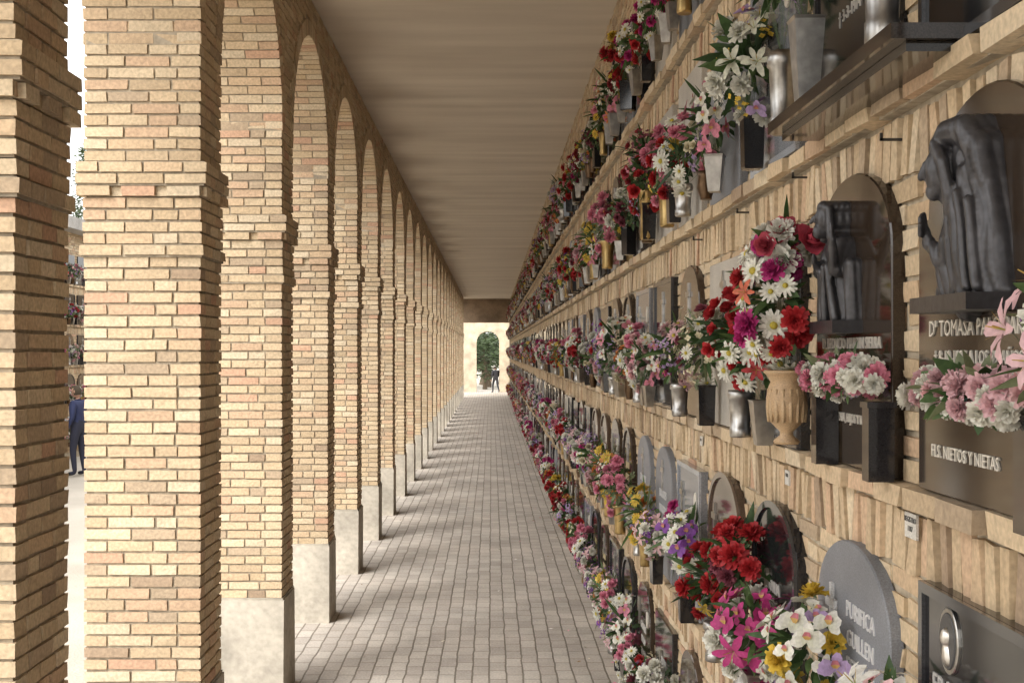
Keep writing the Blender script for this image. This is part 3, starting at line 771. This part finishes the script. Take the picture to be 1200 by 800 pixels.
# ------------------------------------------------------------------ people
def person(name,loc,rz,pose,coat,trou,hair,sc=1):
    J=pose
    names=list(J.keys())
    def skin(chain_v,chain_e,rads,root,sub=2):
        me=D.meshes.new('s');me.from_pydata(chain_v,chain_e,[])
        o=D.objects.new('s',me);C.scene.collection.objects.link(o)
        md=o.modifiers.new('k','SKIN');md.use_smooth_shade=True
        sv=me.skin_vertices[0].data
        for i,r in enumerate(rads): sv[i].radius=(r,r)
        for i in range(len(rads)): sv[i].use_root=(i==root)
        s=o.modifiers.new('ss','SUBSURF');s.levels=sub
        dg=C.evaluated_depsgraph_get();dg.update();m2=D.meshes.new_from_object(o.evaluated_get(dg))
        V=[v.co.copy() for v in m2.vertices];F=[list(p.vertices) for p in m2.polygons]
        D.objects.remove(o);return V,F
    rad={'pelvis':.15,'waist':.125,'chest':.155,'shl':.085,'shr':.085,'neck':.055,'ell':.048,'elr':.048,'wrl':.03,'wrr':.03,'hpl':.10,'hpr':.10,'knl':.065,'knr':.065,'anl':.042,'anr':.042,'tol':.04,'tor':.04,'neck2':.05,'pal':.035,'par':.035}
    E=[('pelvis','waist'),('waist','chest'),('chest','neck'),('neck','neck2'),('chest','shl'),('chest','shr'),('shl','ell'),('ell','wrl'),('shr','elr'),('elr','wrr'),('wrl','pal'),('wrr','par'),('pelvis','hpl'),('pelvis','hpr'),('hpl','knl'),('knl','anl'),('anl','tol'),('hpr','knr'),('knr','anr'),('anr','tor')]
    nm=[n for n in names if n in rad]
    V,F=skin([J[n] for n in nm],[(nm.index(a),nm.index(b)) for a,b in E],[rad[n] for n in nm],nm.index('pelvis'))
    sk=(.45,.27,.19)
    reg={'pelvis':trou,'waist':coat,'chest':coat,'shl':coat,'shr':coat,'neck':coat,'neck2':sk,'ell':coat,'elr':coat,'wrl':coat,'wrr':coat,'pal':sk,'par':sk,'hpl':trou,'hpr':trou,'knl':trou,'knr':trou,'anl':trou,'anr':trou,'tol':(.02,.02,.02),'tor':(.02,.02,.02)}
    B=MB();b=len(B.v);B.v+=[tuple(v) for v in V]
    for f in F:
        c=sum((V[i] for i in f),Vector())/len(f)
        n=min(nm,key=lambda q:(Vector(J[q])-c).length/ (rad[q]+.05))
        B.face([b+i for i in f],reg[n],0,True)
    hc=Vector(J['head']);fd=Vector(J['face']).normalized();upv=(hc-Vector(J['neck2'])).normalized()
    sdv=fd.cross(upv).normalized();upv=sdv.cross(fd).normalized()
    b=len(B.v);n1,n2=20,24
    for i in range(n1+1):
        th=pi*i/n1
        for j in range(n2):
            ph=2*pi*j/n2
            x=math.sin(th)*math.cos(ph);yv=math.sin(th)*math.sin(ph);z=math.cos(th)
            f_=x*.098;s_=yv*.076*(1-.15*max(0,-z));u_=z*.118
            if x>.9 and -.35<z<.1: f_+=.022*(1-abs(z+.15)/.25 if abs(z+.15)<.25 else 0)*(1 if abs(yv)<.2 else 0)
            if x>.6 and .05<z<.3 and .15<abs(yv)<.5: f_-=.008
            if z<-.75 and x>0: f_+=.012
            B.v.append(tuple(hc+fd*f_+sdv*s_+upv*u_))
    for i in range(n1):
        for j in range(n2):
            j2=(j+1)%n2;z=math.cos(pi*(i+.5)/n1);x=math.sin(pi*(i+.5)/n1)*math.cos(2*pi*(j+.5)/n2);yv=math.sin(pi*(i+.5)/n1)*math.sin(2*pi*(j+.5)/n2)
            c=sk
            if z>.55 or x<.15 and z>-.6: c=hair
            elif x>.7 and .05<z<.2 and .2<abs(yv)<.45: c=(.03,.02,.02)
            elif x>.75 and -.6<z<-.45 and abs(yv)<.3: c=(.35,.1,.09)
            B.face([b+i*n2+j,b+i*n2+j2,b+(i+1)*n2+j2,b+(i+1)*n2+j],c,0,True)
    for sgn in(-1,1):
        o=hc+sdv*sgn*.076;bb=len(B.v)
        for k in range(8):
            a=2*pi*k/8;B.v.append(tuple(o+fd*.014*math.cos(a)+upv*.03*math.sin(a)+sdv*sgn*.004))
        B.v.append(tuple(o+sdv*sgn*.016))
        for k in range(8):B.face([bb+k,bb+(k+1)%8,bb+8],sk,0,True)
    for w,p in(('wrl','pal'),('wrr','par')):
        P=Vector(J[p]);d=(P-Vector(J[w])).normalized();t,u,_=frame(d)
        for k,(off,L) in enumerate(((-.030,.062),(-.010,.072),(.010,.068),(.029,.054))):
            o=P+t*off-d*.01;q1=o+d*(L*.5);q2=q1+(d+u*.45).normalized()*L*.35;q3=q2+(d+u*.9).normalized()*L*.3
            V2,F2=skin([o,q1,q2,q3],[(0,1),(1,2),(2,3)],[.009,.009,.0085,.007],0,1);B.add(V2,F2,sk,0,True)
        o=P-t*.03-d*.04;q1=o+(d*.6-t*.8).normalized()*.035;q2=q1+(d-t*.2+u*.3).normalized()*.03
        V2,F2=skin([o,q1,q2],[(0,1),(1,2)],[.011,.010,.008],0,1);B.add(V2,F2,sk,0,True)
    obj(name,B.mesh(name,[M_cloth]),loc,(0,0,rz),scale=(sc,sc,sc))
walk=dict(pelvis=(0,0,.90),waist=(.02,0,1.04),chest=(.05,0,1.22),neck=(.08,0,1.37),neck2=(.10,0,1.41),shl=(.05,.18,1.31),shr=(.05,-.18,1.31),
 ell=(-.08,.25,1.06),elr=(.14,-.25,1.06),wrl=(-.02,.27,.83),wrr=(.32,-.24,.92),pal=(.0,.27,.75),par=(.39,-.23,.95),hpl=(.0,.09,.86),hpr=(0,-.09,.86),knl=(.22,.10,.50),knr=(-.06,-.10,.48),anl=(.24,.10,.07),anr=(-.34,-.11,.14),tol=(.38,.12,.045),tor=(-.22,-.12,.045),head=(.125,0,1.52),face=(1,0,-.25))
person('person_walking',(.22,68.6,0),1.9,walk,(.02,.02,.024),(.03,.03,.035),(.04,.03,.025),.88)
stand=dict(pelvis=(0,0,.93),waist=(.01,0,1.08),chest=(.0,0,1.27),neck=(.01,0,1.42),neck2=(.02,0,1.47),shl=(0,.18,1.36),shr=(0,-.18,1.36),
 ell=(-.02,.24,1.10),elr=(.02,-.24,1.10),wrl=(.08,.25,.88),wrr=(.22,-.20,1.02),pal=(.11,.25,.80),par=(.29,-.17,1.05),hpl=(.0,.09,.88),hpr=(0,-.09,.88),knl=(.05,.10,.48),knr=(-.01,-.11,.48),anl=(.0,.11,.07),anr=(-.06,-.12,.07),tol=(.14,.13,.045),tor=(.09,-.14,.045),head=(.035,0,1.585),face=(1,0,-.1))
person('visitor_standing',(-7.75,24.0,-.13),2.9,stand,(.02,.028,.08),(.02,.022,.04),(.05,.035,.02))

B=MB()
for i in range(420):
    yy=R.uniform(5,60);xx=R.choice([R.uniform(-1.3,.9),R.uniform(.4,.9),R.uniform(.5,.9)])
    c=R.choice([WH,RD,PK,CR,(.25,.15,.06),(.2,.13,.06),(.12,.15,.05)]);a=R.uniform(0,6.28);w=R.uniform(.008,.02);o=Vector((xx,yy,.004));b=len(B.v)
    for q in range(4):
        aa=a+q*pi/2;B.v.append((o.x+math.cos(aa)*w*(1 if q%2 else .6),o.y+math.sin(aa)*w*(1 if q%2 else .6),.004+R.uniform(0,.008)))
    B.face([b,b+1,b+2,b+3],c,0)
obj('fallen_petals',B.mesh('petals',[M_flower]))

# ------------------------------------------------------------------ light : bright overcast
EL,AZ=math.radians(50),math.radians(212)
w=D.worlds.new('World');C.scene.world=w;w.use_nodes=True;nt=w.node_tree
sky=nt.nodes.new('ShaderNodeTexSky');sky.sky_type='NISHITA';sky.sun_disc=False;sky.sun_elevation=EL;sky.sun_rotation=AZ;sky.dust_density=6;sky.air_density=1.2
hs=nt.nodes.new('ShaderNodeHueSaturation');hs.inputs['Saturation'].default_value=.15
nt.links.new(sky.outputs[0],hs.inputs['Color'])
# cloud veil evening out the clear-sky gradient
veil=nt.nodes.new('ShaderNodeMix');veil.data_type='RGBA';veil.inputs['Factor'].default_value=.40
vi=[s for s in veil.inputs if s.type=='RGBA'];vo=[s for s in veil.outputs if s.type=='RGBA'][0]
vi[1].default_value=(4.4,4.3,4.15,1)
nt.links.new(hs.outputs[0],vi[0])
bg=nt.nodes['Background'];nt.links.new(vo,bg.inputs[0]);bg.inputs[1].default_value=.66
sd=D.lights.new('sun','SUN');sd.energy=.6;sd.angle=math.radians(80);sd.color=(1,.95,.87)
so=D.objects.new('sun',sd);C.scene.collection.objects.link(so)
dv=Vector((math.sin(AZ)*math.cos(EL),math.cos(AZ)*math.cos(EL),math.sin(EL)))
so.rotation_euler=dv.to_track_quat('Z','Y').to_euler()
C.scene.view_settings.view_transform='Standard';C.scene.view_settings.look='None';C.scene.view_settings.exposure=0
cam=D.cameras.new('camera');cam.lens=45;cam.sensor_width=36;cam.shift_x=.02;cam.shift_y=.01;cam.clip_end=2000
co=D.objects.new('camera',cam);C.scene.collection.objects.link(co);co.location=(0,0,2.2);co.rotation_euler=(pi/2,0,0);C.scene.camera=co
